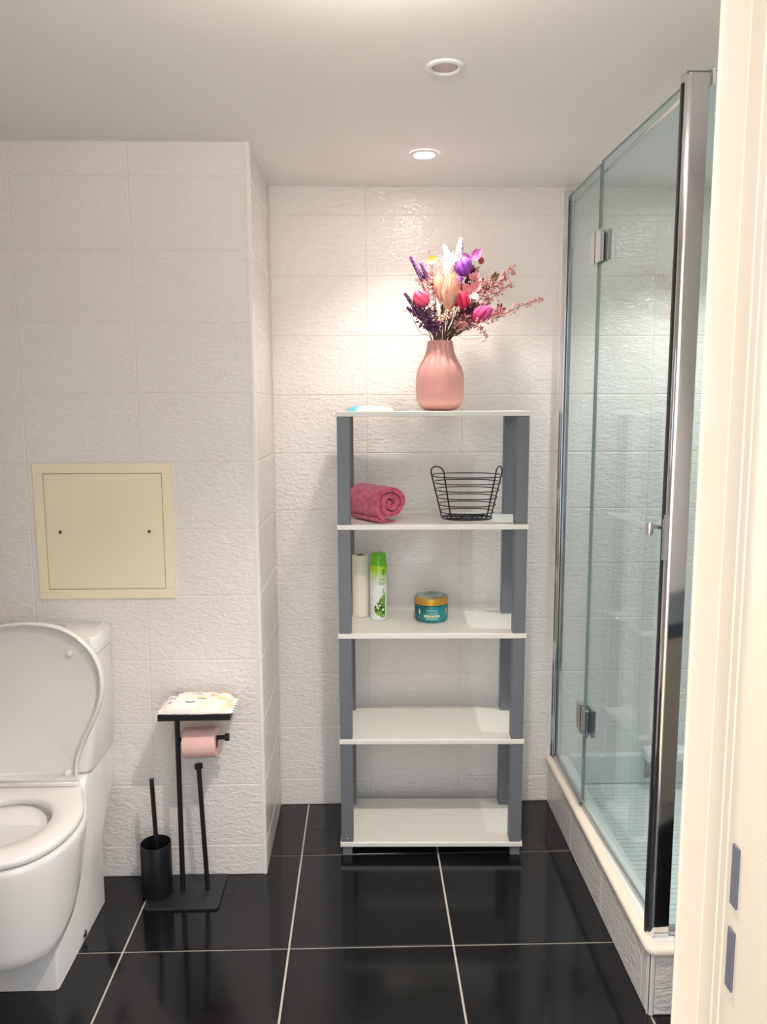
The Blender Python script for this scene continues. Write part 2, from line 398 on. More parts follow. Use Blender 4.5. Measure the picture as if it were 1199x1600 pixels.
tray = empty('shower_tray', (0, 0, 0), 0, 'white shower tray with fine ridges behind the glass', 'shower tray')
tb = MB().box(KX+.0755, XMAX-.0065, KY+.0755, D-.0005, .004, .075)
tb.box(KX+.0200, KX+.0752, KY+.021, D-.0008, KZ+.0004, KZ+.0200, .003)
tb.box(KX+.0757, XMAX-.0068, KY+.021, KY+.0752, KZ+.0004, KZ+.0200, .003)
tb.box(KX+.0755, XMAX-.0068, D-.030, D-.0008, .076, KZ+.030, .004)
tb.build('basin', M['tray'], tray)
rb = MB(); y = KY+.12
while y < D-.06:
    rb.box(KX+.13, XMAX-.08, y, y+.010, .0745, .0775, .001); y += .024
tag(rb.build('ridges', M['tray'], tray), kind='stuff')
sl = empty('shower_ledge', (0, 0, 0), 0, 'white slab ledge low on the tiled wall inside the shower', 'ledge')
MB().box(1.013, XMAX-.009, 2.655, D-.031, .186, .228, .008).build('slab', M['tray'], sl, 40)
MB().rings([[(1.03, 2.67, .186), (1.03, D-.032, .186), (1.03, D-.032, .10)], [(1.05, 2.67, .186), (1.05, D-.032, .186), (1.05, D-.032, .10)]], True, True, True).build('bracket', M['steel'], sl)

# ------------------------------------------------------------------ shower glass
GXc = 0.700
sh = empty('shower_screen', (0, 0, 0), 0, 'fixed glass shower screen with chrome wall profile and corner post', 'shower screen')
def pane(name, x0, x1, y0, y1, z0, z1, parent, dark=False):
    mb = MB()
    P = [(x, y, z) for z in (z0, z1) for y in (y0, y1) for x in (x0, x1)]
    long_y = (y1-y0) > (x1-x0)
    faces = [((0, 2, 3, 1), 2), ((4, 5, 7, 6), 2), ((0, 1, 5, 4), (1 if dark else 2) if long_y else 0), ((2, 6, 7, 3), 2 if long_y else 0), ((0, 4, 6, 2), 0 if long_y else 2), ((1, 3, 7, 5), 0 if long_y else 2)]
    for f, mi in faces: mb.add(P, [f], mi)
    return mb.build(name, [M['glass'], M['edge'], M['edge2']], parent)
PZ0, PZ1 = .186, 2.163
pane('fixed_pane', GXc-.004, GXc+.004, 2.376, D-.022, PZ0, PZ1, sh)
wp = [(GXc-.016, D), (GXc-.016, D-.012), (GXc-.0125, D-.016), (GXc-.0125, D-.030), (GXc-.010, D-.033), (GXc-.0045, D-.033), (GXc-.0045, D-.020), (GXc+.0045, D-.020), (GXc+.0045, D-.033), (GXc+.012, D-.033), (GXc+.012, D)]
MB().prism_z(wp, .182, 2.183).build('wall_profile', M['chrome'], sh)
MB().box(GXc-.0064, GXc-.0043, D-.0345, D-.0332, .186, 2.15).build('seal', M['seal'], sh)
MB().box(GXc-.010, GXc+.010, 2.372, D-.034, .1785, .196, .002).build('bottom_rail', M['steel'], sh)
MB().tube([(GXc+.012, D-.001, 2.140), (GXc+.012, 1.745, 2.140)], .0055, 12).build('stabiliser_bar', M['chrome'], sh, 40)
PX0, PX1, PY = .687, .737, 1.740
pp = [(PX0, PY+.034), (PX0, PY+.014), (PX0+.003, PY+.007), (PX0+.010, PY+.001), (PX0+.014, PY), (PX1-.002, PY), (PX1, PY+.002), (PX1, PY+.034)]
MB().prism_z(pp, .1788, 2.160).build('corner_post', M['chrome'], sh, 30)
MB().box(PX0-.0040, PX0-.0002, PY+.0145, PY+.0235, .182, 2.145, .001).build('seal', M['seal'], sh)
MB().box(PX0-.0052, PX0+.0100, PY+.0050, PY+.0120, 1.112, 1.218, .001).build('keeper', M['chrome'], sh)
MB().box(PX0-.001, PX1+.001, PY-.001, PY+.035, 2.1602, 2.164, .001).build('post_cap', M['steel'], sh)
pane('front_pane', PX1+.0005, XMAX-.008, PY+.012, PY+.020, .190, 2.170, sh)
MB().box(PX1+.0005, XMAX-.008, PY+.004, PY+.030, .1788, .193, .002).build('bottom_rail', M['steel'], sh)
MB().box(PX1+.010, PX1+.016, PY+.008, PY+.024, 2.140, 2.1725, .001).build('clip', M['lampwhite'], sh)
# door, standing a touch ajar
hx, hy = GXc, 2.372; ex, ey = .6805, 1.789
dl = math.hypot(ex-hx, ey-hy); ang = math.atan2(ex-hx, hy-ey)      # swing out of the closed line
sd = empty('shower_door', (hx, hy, 0), -ang, 'hinged glass shower door with chrome knob, standing slightly ajar', 'shower door')
pane('door_pane', -.004, .004, -dl, -.006, .192, 2.168, sd, True)
MB().box(-.0045, .0045, -dl-.0005, -.008, .1800, .1915, .001).build('bottom_seal', M['steel'], sd)
MB().box(-.0015, .0015, -.0055, -.0005, .192, 2.15).build('hinge_seal', M['grout'], sd)
for zc in (1.925, .478):
    h = MB().box(-.017, -.0045, -.056, -.008, zc-.045, zc+.045, .0025).build('hinge', M['chrome'], sd, 30)
    MB().box(-.017, -.0045, -.0045, .040, zc-.045, zc+.045, .0025).build('plate', M['chrome'], h, 30)
    MB().box(.0045, .017, -.056, .040, zc-.045, zc+.045, .0025).build('plate', M['chrome'], h, 30)
    MB().tube([(-.012, -.0062, zc-.044), (-.012, -.0062, zc+.044)], .0058, 12).build('pin', M['seal'], h, 40)
hd = MB().box(-.0125, -.0045, -dl-.004, -dl+.026, 1.112, 1.218, .002).box(-.0045, .0045, -dl-.004, -dl-.0008, 1.112, 1.218, .0005).build('handle', M['chrome'], sd, 30)
MB().box(.0046, .0125, -dl-.004, -dl+.026, 1.112, 1.218, .002).build('inner_plate', M['chrome'], hd, 30)
MB().tube([(-.0135, -dl+.016, 1.180), (-.044, -dl+.016, 1.183)], .0065, 16).build('arm', M['chrome'], hd, 40)
MB().lathe([(.004, -.016), (.0085, -.014), (.0095, -.010), (.0095, .012), (.0085, .014), (.004, .0145)], n=24).build('knob', M['chrome'], hd, 40, loc=(-.0475, -dl+.016, 1.178))

# vanity by the doorway, seen mirrored in the chrome post
va = empty('vanity_unit', (1.12, .875, 0), 0, 'taupe vanity cabinet mirrored in the chrome shower post', 'cabinet')
MB().box(-.40, .40, 0, .38, .27, .80, .004).build('body', M['vanity'], va)
MB().box(-.415, .415, 0, .40, .801, .84, .004).build('worktop', M['worktop'], va)
for x in (-.2, .2):
    d_ = MB().box(x-.19, x+.19, .381, .397, .28, .79, .003).build('door', M['vanity'], va)
    MB().box(x-.05, x+.05, .3975, .408, .74, .75, .002).build('handle', M['steel'], d_)

# ------------------------------------------------------------------ toilet
TC = -0.935
half = [(.142, 2.118), (.150, 2.07), (.170, 2.02), (.190, 1.965), (.198, 1.905), (.192, 1.845), (.172, 1.785), (.135, 1.738), (.075, 1.708), (0, 1.699)]
outl = catmull([(x, y, 0) for x, y in half], 6)
outl = [(p.x, p.y) for p in outl]
outl_full = outl + [(-x, y) for x, y in outl[-2::-1]]
outl_full = [(x*0.5, 2.124) for x in (-.284,)] + outl_full if False else outl_full
CY = 1.90
def polar(curve, n):
    pts = sorted([(math.atan2(y-CY, x), math.hypot(x, y-CY)) for x, y in curve])
    pts = [(pts[-1][0]-2*PI, pts[-1][1])] + pts + [(pts[0][0]+2*PI, pts[0][1])]
    out = []
    for k in range(n):
        a = -PI+2*PI*(k+.5)/n
        for (a0, r0), (a1, r1) in zip(pts[:-1], pts[1:]):
            if a0 <= a <= a1:
                t = (a-a0)/max(1e-9, a1-a0)
                p0 = (r0*math.cos(a0), r0*math.sin(a0)); p1 = (r1*math.cos(a1), r1*math.sin(a1))
                # straight chord between the two samples
                x = p0[0]+(p1[0]-p0[0])*t; y = p0[1]+(p1[1]-p0[1])*t
                out.append((x, y)); break
    return out
NS = 72
OUT = polar(outl_full, NS)
HOLE = []
for k in range(NS):
    a = math.atan2(OUT[k][1], OUT[k][0]); b = .125 if math.sin(a) > 0 else .118
    HOLE.append((.122*math.cos(a), b*math.sin(a)))
def ring(c, s, z, off=0.0):
    R_ = []
    for x, y in c:
        d = math.hypot(x, y); q = s+off/d
        R_.append((TC+x*q, CY+y*q, z(CY+y*q) if callable(z) else z))
    return R_
wc = empty('toilet', (0, 0, 0), 0, 'white close-coupled toilet with its lid raised', 'toilet')
zb = lambda Y: min(.31, .136+max(0.0, Y-1.80)**1.25*1.15)
R = [ring(OUT, .55, lambda Y: zb(Y)+.02), ring(OUT, .88, lambda Y: zb(Y)+.008), ring(OUT, .915, lambda Y: zb(Y)), ring(OUT, .930, lambda Y: zb(Y)+.004)]
for t, s_ in ((.12, .948), (.3, .972), (.5, .995), (.7, 1.015), (.86, 1.03), (.95, 1.035)):
    R.append(ring(OUT, s_, lambda Y, t=t: zb(Y)+(.395-zb(Y))*t))
R += [ring(OUT, 1.03, .391), ring(OUT, 1.015, .396), ring(HOLE, 1.10, .396), ring(HOLE, 1.05, .388), ring(HOLE, 1.08, .350), ring(HOLE, 1.0, .30), ring(HOLE, .78, .24), ring(HOLE, .45, .20), ring(HOLE, .1, .19)]
MB().rings(R, True, True, True).build('bowl', M['ceramic'], wc, 45)
# pedestal with cistern deck: side profile extruded, bevelled
pr = [(1.828, .001), (2.188, .001), (2.190, .19), (2.205, .225), (2.24, .262), (2.285, .30), (2.314, .33), (2.314, .447), (2.13, .447), (2.105, .435), (2.07, .405), (2.03, .392), (1.96, .375), (1.90, .30), (1.828, .22)]
HWp = .152
R = []
for x, ins in ((-HWp, .010), (-HWp+.003, .003), (-HWp+.010, 0), (HWp-.010, 0), (HWp-.003, .003), (HWp, .010)):
    cyc = sum(p[0] for p in pr)/len(pr); czc = sum(p[1] for p in pr)/len(pr)
    rr = []
    for (y, z) in pr:
        dy = -1 if y > 2.1 else 1
        rr.append((TC+x, y+(ins if y < 1.95 else 0), z-(ins if (z > .30 and y > 1.95) else 0)))
    R.append(rr)
MB().rings(R, True, True, True).build('pedestal', M['ceramic'], wc, 30)
def rrect(x0, x1, y0, y1, r, z, n=6):
    P = []
    for cx, cy, a0 in ((x1-r, y1-r, 0), (x0+r, y1-r, PI/2), (x0+r, y0+r, PI), (x1-r, y0+r, 1.5*PI)):
        for k in range(n+1):
            a = a0+PI/2*k/n; P.append((cx+r*math.cos(a), cy+r*math.sin(a), z))
    return P
HWc = .172
R = [rrect(TC-HWc+.012, TC+HWc-.012, 2.110, 2.314, .02, .4478), rrect(TC-HWc+.006, TC+HWc-.006, 2.108, 2.314, .02, .46), rrect(TC-HWc, TC+HWc, 2.140, 2.314, .02, .62), rrect(TC-HWc, TC+HWc, 2.168, 2.314, .02, .768)]
MB().rings(R, True, True, True).build('cistern', M['ceramic'], wc, 50)
R = [rrect(TC-HWc+.002, TC+HWc-.002, 2.166, 2.3145, .016, .770), rrect(TC-HWc-.003, TC+HWc+.003, 2.161, 2.3145, .018, .773), rrect(TC-HWc-.003, TC+HWc+.003, 2.162, 2.3145, .018, .812), rrect(TC-HWc+.003, TC+HWc-.003, 2.168, 2.3145, .016, .822), rrect(TC-HWc+.022, TC+HWc-.022, 2.188, 2.3135, .012, .827)]
MB().rings(R, True, True, True).build('cistern_lid', M['ceramic'], wc, 40)
MB().lathe([(.030, 0), (.030, .004), (.026, .006), (.001, .006)], n=28).build('flush_button', M['chrome'], wc, 40, loc=(TC+.03, 2.245, .8272))
# seat ring
mid = [((a[0]*.5+b[0]*.5), (a[1]*.5+b[1]*.5)) for a, b in zip(OUT, HOLE)]
R = [ring(OUT, .985, .400), ring(OUT, 1.0, .403), ring(OUT, 1.0, .412), ring(OUT, .985, .4185), ring(OUT, .955, .4215), ring(mid, 1.0, .4225), ring(HOLE, 1.06, .4200), ring(HOLE, 1.01, .414), ring(HOLE, 1.0, .406), ring(HOLE, 1.02, .400)]
R.append(R[0])
MB().rings(R, True).build('seat', M['seat'], wc, 60)
MB().box(TC-.135, TC+.135, 2.072, 2.106, .4205, .4400, .006).build('hinge_bar', M['seat'], wc, 40)
# raised lid: a shallow dish standing on its hinge edge
lh = [(.134, 0.0), (.137, .05), (.153, .10), (.182, .16), (.203, .215), (.211, .27), (.202, .325), (.174, .375), (.128, .415), (.069, .438), (0, .445)]
lo_ = [(p.x, p.y) for p in catmull([(x, y, 0) for x, y in lh], 5)]
lid_out = lo_ + [(-x, y) for x, y in lo_[-2::-1]]
def lring(s, dy, base=.012):
    P = []
    for x, h in lid_out:
        hh = .235+(h-.235)*s
        P.append((x*s, dy, hh))
    return P
R = [lring(.30, .008), lring(.93, .006), lring(.985, 0.0), lring(1.0, -.008), lring(.995, -.022), lring(.975, -.0255), lring(.945, -.022), lring(.925, -.010), lring(.90, -.007), lring(.30, -.005)]
lid = MB().rings(R, True, True, True).build('lid', M['seat'], wc, 60, loc=(TC, 2.096, .436), rot=(-math.radians(5.5), 0, 0))
for x, h in ((.118, .355), (-.118, .355), (.105, .02), (-.105, .02)):
    MB().lathe([(.0085, 0), (.0085, .010), (.006, .013), (.001, .0135)], n=18).build('bumper', M['seat'], lid, 40, loc=(x, -.007, h), rot=(PI/2, 0, 0))
MB().lathe([(.011, 0), (.011, .004), (.0075, .007), (.001, .0075)], n=18).build('bolt_cap', M['chrome'], wc, 40, loc=(TC+HWp, 2.012, .024), rot=(0, PI/2, 0))

# ------------------------------------------------------------------ toilet paper and brush stand
ts = empty('toilet_paper_stand', (-.545, 2.225, 0), 0, 'black metal toilet paper stand with tray, roll arm and upright rod', 'stand')
R = [rrect(-.110, .108, -.088, .086, .014, z) for z in (.0008, .0062)] + [rrect(-.1085, .1065, -.0865, .0845, .013, .0072)]
MB().rings(R, True, True, True).build('base_plate', M['slate'], ts, 40)
MB().tube([(-.014, .003, .0068), (-.012, .003, .574)], .0078, 16).build('post', M['black'], ts, 40)
MB().box(-.050, .157, -.068, .058, .5745, .580, .001).box(-.050, .157, -.068, -.065, .5802, .592, .0008).box(-.050, .157, .055, .058, .5802, .592, .0008).box(-.050, -.047, -.0648, .0548, .5802, .592, .0008).box(.154, .157, -.0648, .0548, .5802, .592, .0008).build('tray', M['black'], ts)
am = MB().tube([(-.008, .003, .488), (.128, .003, .494)], .0066, 14).build('arm', M['black'], ts, 40)
MB().tube([(.1285, .003, .494), (.140, .003, .4945)], .0115, 16).build('end_stop', M['black'], am, 40)
rd = MB().tube([(.060, .007, .0068), (.046, .007, .396)], .0072, 14).build('spare_rod', M['black'], ts, 40)
MB().tube([(.046, .007, .3965), (.0455, .007, .408)], .0125, 16).build('end_stop', M['black'], rd, 40)
# brush pot and brush
bx_, by_ = -.634, 2.222
pot = empty('brush_pot', (bx_, by_, .0074), 0, 'black cylindrical toilet brush pot standing on the base plate', 'brush pot')
MB().lathe([(.0448, 0), (.0455, .002), (.0455, .158), (.0448, .160), (.0425, .160), (.042, .156), (.042, .01), (.001, .009)], n=40).build('cup', M['black'], pot, 40)
br = empty('toilet_brush', (bx_, by_, .0175), 0, 'black toilet brush with thin handle standing in its pot', 'toilet brush')
MB().tube([(.004, 0, .09), (-.004, 0, .352)], .0068, 14).build('handle', M['black'], br, 40)
MB().lathe([(.012, .001), (.030, .01), (.033, .05), (.026, .085), (.010, .10), (.006, .102)], n=24).build('bristles', M['slate'], br, 60)
# pink roll on the arm
def roll(name, r0, r1, L, mat, core, parent_label, cat, loc, rot):
    e = empty(name, loc, 0, parent_label, cat); e.rotation_euler = rot
    MB().lathe([(r1, 0), (r0-.002, 0), (r0, .002), (r0, L-.002), (r0-.002, L), (r1, L)], n=44, cap0=False, cap1=False).build('tissue', mat, e, 40)
    MB().lathe([(r1, .0005), (r1, L-.0005), (r1-.0012, L-.0005), (r1-.0012, .0005), (r1, .0005)], n=28, cap0=False, cap1=False).build('core', core, e, 40)
    return e
roll('toilet_roll', .0445, .019, .096, M['tp'], M['card'], 'pink toilet paper roll hanging on the black arm', 'toilet roll', (-.537, 2.228, .478), (0, PI/2-.03, 0))
# wipes packet
M['wipes'] = noise_mix(pbr('wipes_film', srgb(246, 240, 226), 0.35), srgb(250, 246, 238), srgb(238, 222, 180), 16, 2, .58, .72)
pk = empty('wipes_packet', (-.49, 2.22, .5925), 0, 'crumpled white and yellow wipes packet on the black tray', 'packet')
def pillow(nx, ny, a, b, h, crimp=.12, seed=1, zig=.004):
    rnd = random.Random(seed); mb = MB(); top = []; bot = []
    for i in range(nx+1):
        u = -1+2*i/nx; tr_, br_ = [], []
        for j in range(ny+1):
            v = -1+2*j/ny
            e = max(0, 1-abs(u)**5)*max(0, 1-abs(v)**4)
            q = 0 if abs(u) > 1-crimp else 1
            zz = h*e**.6*q + .002 + rnd.uniform(-.0015, .0015)*q
            xx = a*u+(zig*(1 if j % 2 else -1) if i in (0, nx) else rnd.uniform(-.0015, .0015))
            yy = b*v*(1-.06*abs(u))+rnd.uniform(-.0012, .0012)
            tr_.append((xx, yy, zz)); br_.append((xx, yy, .0004))
        top.append(tr_); bot.append(br_)
    mb.rings(top, False); mb.rings(bot, False)
    for i in range(nx):
        for j in (0, ny): mb.add([top[i][j], top[i+1][j], bot[i+1][j], bot[i][j]], [(0, 1, 2, 3)])
    for j in range(ny):
        for i in (0, nx): mb.add([top[i][j], top[i][j+1], bot[i][j+1], bot[i][j]], [(0, 1, 2, 3)])
    return mb, top
mb, top = pillow(22, 12, .107, .060, .032, seed=4, zig=.005)
film = mb.build('film', M['wipes'], pk, 60)
# printed marks on the film (flat ink patches that follow the surface)
def patch(top, i0, i1, j, w, mat, parent, lift=.0009):
    V = []
    for i in range(i0, i1+1):
        p = Vector(top[i][j]); V += [(p.x, p.y-w, p.z+lift), (p.x, p.y+w, p.z+lift)]
    mb = MB().add(V, [(2*k, 2*k+2, 2*k+3, 2*k+1) for k in range(i1-i0)])
    return mb.build('print', mat, parent)
patch(top, 4, 6, 9, .002, M['inkb'], pk); patch(top, 10, 12, 8, .0012, M['inkb'], pk); patch(top, 9, 12, 7, .0006, M['inkb'], pk)
patch(top, 8, 11, 2, .002, M['inkb'], pk); patch(top, 16, 18, 8, .0014, M['hole'], pk); patch(top, 3, 4, 2, .003, M['inkb'], pk); patch(top, 4, 5, 6, .001, M['inkb'], pk)

M['inkp'] = pbr('violet_ink', srgb(120, 96, 150), 0.6); M['inko'] = pbr('orange_ink', srgb(238, 190, 140), 0.6); M['inkg'] = pbr('pale_green_ink', srgb(222, 226, 170), 0.6)
for a_ in ((2, 4, 10, .004, 'inkp'), (3, 5, 7, .003, 'inkp'), (17, 20, 10, .006, 'inko'), (15, 17, 6, .008, 'inko'), (17, 20, 5, .010, 'inkg'), (11, 14, 4, .007, 'inkg'), (3, 5, 4, .002, 'inkp')):
    patch(top, a_[0], a_[1], a_[2], a_[3], M[a_[4]], pk, .0007)

# ------------------------------------------------------------------ shelf unit
SW, SD_, SRZ = .596, .292, -.0290
sx0, sy0 = -.0850, 2.4050
su = empty('shelf_unit', (sx0, sy0, 0), SRZ, 'white five-tier open shelf unit with grey posts against the tiled wall', 'shelf unit')
TOPS = [.049, .402, .7525, 1.1010, 1.4506]; BT = .0155
for z in TOPS: MB().box(0, SW, 0, SD_, z-BT, z, .0012).build('shelf_board', M['board'], su)
PW, PD = .039, .043
for x0 in (.0035, SW-.0035-PW):
    for y0 in (.003, SD_-.003-PD):
        for za, zc in zip(TOPS[:-1], TOPS[1:]):
            MB().box(x0, x0+PW, y0, y0+PD, za+.0002, zc-BT-.0002, .0015).build('post', M['post'], su)
        MB().box(x0+.004, x0+PW-.004, y0+.004, y0+PD-.004, .0005, TOPS[0]-BT-.0002, .001).build('foot', M['post'], su)
MB().blob((.0235, .0015, TOPS[0]+.014), .0022).build('screw', M['lampwhite'], su)

# ------------------------------------------------------------------ things on the shelves
ZT = TOPS[4]; Z3 = TOPS[3]; Z2 = TOPS[2]
# vase
VX, VY = .2475, 2.548
va_ = empty('vase', (VX, VY, ZT+.0004), 0, 'ribbed dusty pink vase with narrow neck on the top shelf', 'vase')
vp = [(.030, 0), (.047, .002), (.060, .010), (.070, .024), (.0755, .040), (.0768, .054), (.0774, .0545), (.0776, .075), (.0768, .100), (.0742, .120), (.0665, .141), (.0545, .160), (.0460, .178), (.0410, .198), (.0388, .214), (.0390, .220), (.0375, .2215), (.0358, .219), (.0358, .195), (.044, .165), (.065, .11), (.068, .06), (.05, .012), (.001, .008)]
vpf = []
for (r0, z0), (r1, z1) in zip(vp[:-1], vp[1:]):
    vpf.append((r0, z0))
vpf.append(vp[-1])
n = 160; R = []
for r, z in vpf:
    outer = vpf.index((r, z)) <= 14 and z > .0546
    fold = .0022*max(0.0, min(1.0, (z-.11)/.05)) if vpf.index((r, z)) <= 15 else 0.0
    rr = [r-(.0006 if (outer and j % 2) else 0)+fold*math.cos(14*2*PI*j/n) for j in range(n)]
    R.append([(rr[j]*math.cos(2*PI*j/n), rr[j]*math.sin(2*PI*j/n), z) for j in range(n)])
MB().rings(R, True, True, True).build('body', M['vase'], va_, 40)

# rolled towel
M['towel_in'] = M['towel']
tw = empty('rolled_towel', (.087, 2.450, Z3+.0012), math.radians(33), 'pink rolled-up towel lying on the second shelf from the top', 'towel')
TL = .165; mb = MB(); R = []
spir_o = []; spir_i = []
turns = 2.35; NSP = 150
for k in range(NSP+1):
    t = k/NSP; a = -PI/2 - .35 - 2*PI*turns*(1-t); r = .014+.0505*t**.95
    wob = 1+.035*math.sin(3*a+.5)+.05*math.sin(5*a+1)*(1-t)
    th = min(.0165, r-.002)
    spir_o.append((r*wob*math.cos(a)*1.05, r*wob*math.sin(a)*.95)); spir_i.append(((r-th)*wob*math.cos(a)*1.05, (r-th)*wob*math.sin(a)*.95))
loop = spir_o + spir_i[::-1]
def tring(y, s): 
    cx = sum(p[0] for p in loop)/len(loop)
    return [(x*s, y, .0605+z*s) for x, z in loop]
R = []
NR = 14
for i in range(NR+1):
    t = i/NR; y = TL*t
    s = 1-.02*math.sin(t*14)*.5
    if i == 0 or i == NR: s = .985
    R.append(tring(y, s))
tow = MB().rings(R, True, True, True)
tow.build('roll', M['towel'], tw, 80)
MB().lathe([(.0045, 0), (.0075, .004), (.0075, TL-.004), (.0045, TL)], n=20).build('core_fold', M['towel'], tw, 60, loc=(0, .006, .0605), rot=(-PI/2, 0, 0))
# loose end tucked under
R = []
for i in range(9):
    y = .004+(TL-.008)*i/8
    R.append([(x, y, z) for x, z in ((-.056, .013), (-.050, .0045), (-.035, .0008), (.015, .0006), (.015, .004), (-.030, .0055), (-.046, .011), (-.052, .017))])
MB().rings(R, True, True, True).build('loose_end', M['towel'], tw, 80)

# wire basket
bk = empty('wire_basket', (.338, 2.545, Z3+.0004), SRZ, 'black oval wire basket with two looped handles on a white shelf', 'basket')
def oval(a, b, z, n=48, p=2.6):
    P = []
    for k in range(n):
        t = 2*PI*k/n; c, s_ = math.cos(t), math.sin(t)
        P.append((a*abs(c)**(2/p)*(1 if c > 0 else -1), b*abs(s_)**(2/p)*(1 if s_ > 0 else -1), z))
    return P
def ab(z): 
    t = z/.142; return .080+.034*t, .070+.030*t
for z in (.022, .046, .070, .094, .118, .140):
    a, b = ab(z); MB().tube(oval(a, b, z), .0017, 8, True).build('ring_wire', M['black'], bk, 60)
mb = MB()
for s_ in (1, .82, .64, .46, .28): mb.tube(oval(.080*s_, .070*s_, .0022), .0020, 8, True)
mb.tube([(-.08, 0, .0044), (.08, 0, .0044)], .002, 8); mb.tube([(0, -.07, .0044), (0, .07, .0044)], .002, 8)
mb.build('base_wires', M['black'], bk, 60)
for sgn in (-1, 1):
    a1, a2 = (math.radians(232), math.radians(172)) if sgn < 0 else (math.radians(-52), math.radians(8))
    P = []
    def pt(a, z):
        A, B = ab(z); c, s_ = math.cos(a), math.sin(a); p = 2.6
        return Vector((A*1.02*abs(c)**(2/p)*(1 if c > 0 else -1), B*1.02*abs(s_)**(2/p)*(1 if s_ > 0 else -1), z))
    za = .150
    P = [pt(a1, .003+(za-.003)*k/8) for k in range(9)]
    p1, p2 = pt(a1, za), pt(a2, za); c = (p1+p2)/2; h = (p2-p1)/2
    for k in range(1, 10):
        t = PI*k/10; P.append(c-h*math.cos(t)+Vector((0, 0, .022*math.sin(t))))
    P += [pt(a2, za-(za-.003)*k/8) for k in range(9)]
    MB().tube(P, .0024, 8).build('handle_wire', M['black'], bk, 60)

# paper roll, aerosol, cream jar on the middle shelf
pr_ = roll('paper_roll', .0285, .0125, .212, M['paper'], M['darkhole'], 'tall cream-white paper roll standing beside the grey post', 'paper roll', (-.0135, 2.630, Z2+.0004), (0, 0, 0))
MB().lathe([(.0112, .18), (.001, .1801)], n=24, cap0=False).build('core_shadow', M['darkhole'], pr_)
# text helper
def text_mesh(body, size, font_scale=1.0):
    cu = bpy.data.curves.new('txt', 'FONT'); cu.body = body; cu.size = size; cu.align_x = 'CENTER'; cu.align_y = 'CENTER'; cu.resolution_u = 2
    ob = bpy.data.objects.new('txt', cu); COL.objects.link(ob); bpy.context.view_layer.update()
    dg = bpy.context.evaluated_depsgraph_get()
    me = bpy.data.meshes.new_from_object(ob.evaluated_get(dg)); bpy.data.objects.remove(ob)
    return me
def wrap(me, r, a0, z, sx=1.0):
    """wrap a flat mesh (x across, y up) round a cylinder of radius r, centred on angle a0"""
    for v in me.vertices:
        a = a0+v.co.x*sx/r; v.co = Vector((r*math.cos(a), r*math.sin(a), z+v.co.y))
    return me
def flat(poly):
    me = bpy.data.meshes.new('patch'); me.from_pydata([(x, y, 0) for x, y in poly], [], [tuple(range(len(poly)))]); return me
def strip_patch(fn, u0, u1, n=12):
    """patch between lower and upper curve, fine enough to wrap"""
    V, Fc = [], []
    for i in range(n+1):
        u = u0+(u1-u0)*i/n; lo, hi = fn(u); V += [(u, lo, 0), (u, hi, 0)]
    for i in range(n): Fc.append((2*i, 2*i+2, 2*i+3, 2*i+1))
    me = bpy.data.meshes.new('patch'); me.from_pydata(V, [], Fc); return me

# aerosol can
CRX, CRY = .0472, 2.583; CR = .0290
can = empty('aerosol_can', (CRX, CRY, Z2+.0004), 0, 'green and white air freshener spray can on the middle shelf', 'spray can')
m = pbr('can_print', srgb(236, 240, 240), 0.22); M['can'] = m
nt = m.node_tree; tc = nt.nodes.new('ShaderNodeTexCoord'); sp_ = nt.nodes.new('ShaderNodeSeparateXYZ'); cr = nt.nodes.new('ShaderNodeValToRGB')
mr = nt.nodes.new('ShaderNodeMapRange'); mr.inputs['From Min'].default_value = .10; mr.inputs['From Max'].default_value = .20
nt.links.new(tc.outputs['Object'], sp_.inputs[0]); nt.links.new(sp_.outputs['Z'], mr.inputs['Value']); nt.links.new(mr.outputs[0], cr.inputs[0]); nt.links.new(cr.outputs[0], nt.nodes['Principled BSDF'].inputs['Base Color'])
cr.color_ramp.elements[0].position = .15; cr.color_ramp.elements[0].color = srgb(234, 238, 240)
cr.color_ramp.elements[1].position = .72; cr.color_ramp.elements[1].color = srgb(160, 204, 40)
MB().lathe([(.026, 0), (CR-.001, .001), (CR, .003), (CR, .184), (CR-.001, .187), (.026, .189)], n=48).build('body', m, can, 40)
MB().lathe([(.0245, .1875), (.0278, .188), (.0272, .196), (.0262, .212), (.0248, .2225), (.0215, .2265), (.010, .2275), (.001, .2270)], n=48).build('cap', M['green'], can, 40)
AF = -PI/2-.02   # angle facing the doorway
M['leafprint'] = noise_mix(pbr('leaf_print', srgb(70, 130, 40), 0.3), srgb(40, 92, 24), srgb(130, 180, 60), 60, 3)
def lf(u):
    t = (u+.020)/.048
    return .008+.010*abs(1-2*t)**2*(1 if t < .5 else .3), .060+.038*t if t < .75 else .0885-.02*(t-.75)
def leaf(u):
    t = max(0, min(1, (u+.016)/.040)); top = .045+.052*t**.8; bot = .040-.034*t**.45 if t < .6 else .0125-.003*(t-.6)
    return bot, top
link('leaf_print', wrap(strip_patch(leaf, -.016, .024, 16), CR+.0003, AF, 0), M['leafprint'], can)
rnd = random.Random(3)
M['petal'] = pbr('petal_print', srgb(240, 240, 214), 0.3)
for k in range(13):
    u, v = rnd.uniform(-.008, .020), rnd.uniform(.014, .066); q = rnd.uniform(.0018, .0036)
    P = [(u+q*math.cos(2*PI*i/8)*(1+.3*(i % 2)), v+q*math.sin(2*PI*i/8)*(1+.3*(i % 2))) for i in range(8)]
    link('blossom_print', wrap(flat(P), CR+.0005, AF, 0), M['petal'], can)
link('blackcurrant_print', wrap(flat([(.010+.0042*math.cos(2*PI*i/12), .048+.0046*math.sin(2*PI*i/12)) for i in range(12)]), CR+.0007, AF, 0), M['ink'], can)
link('sprig_print', wrap(flat([(.014, .094), (.018, .094), (.0165, .116)]), CR+.0004, AF, 0), M['leafprint'], can)
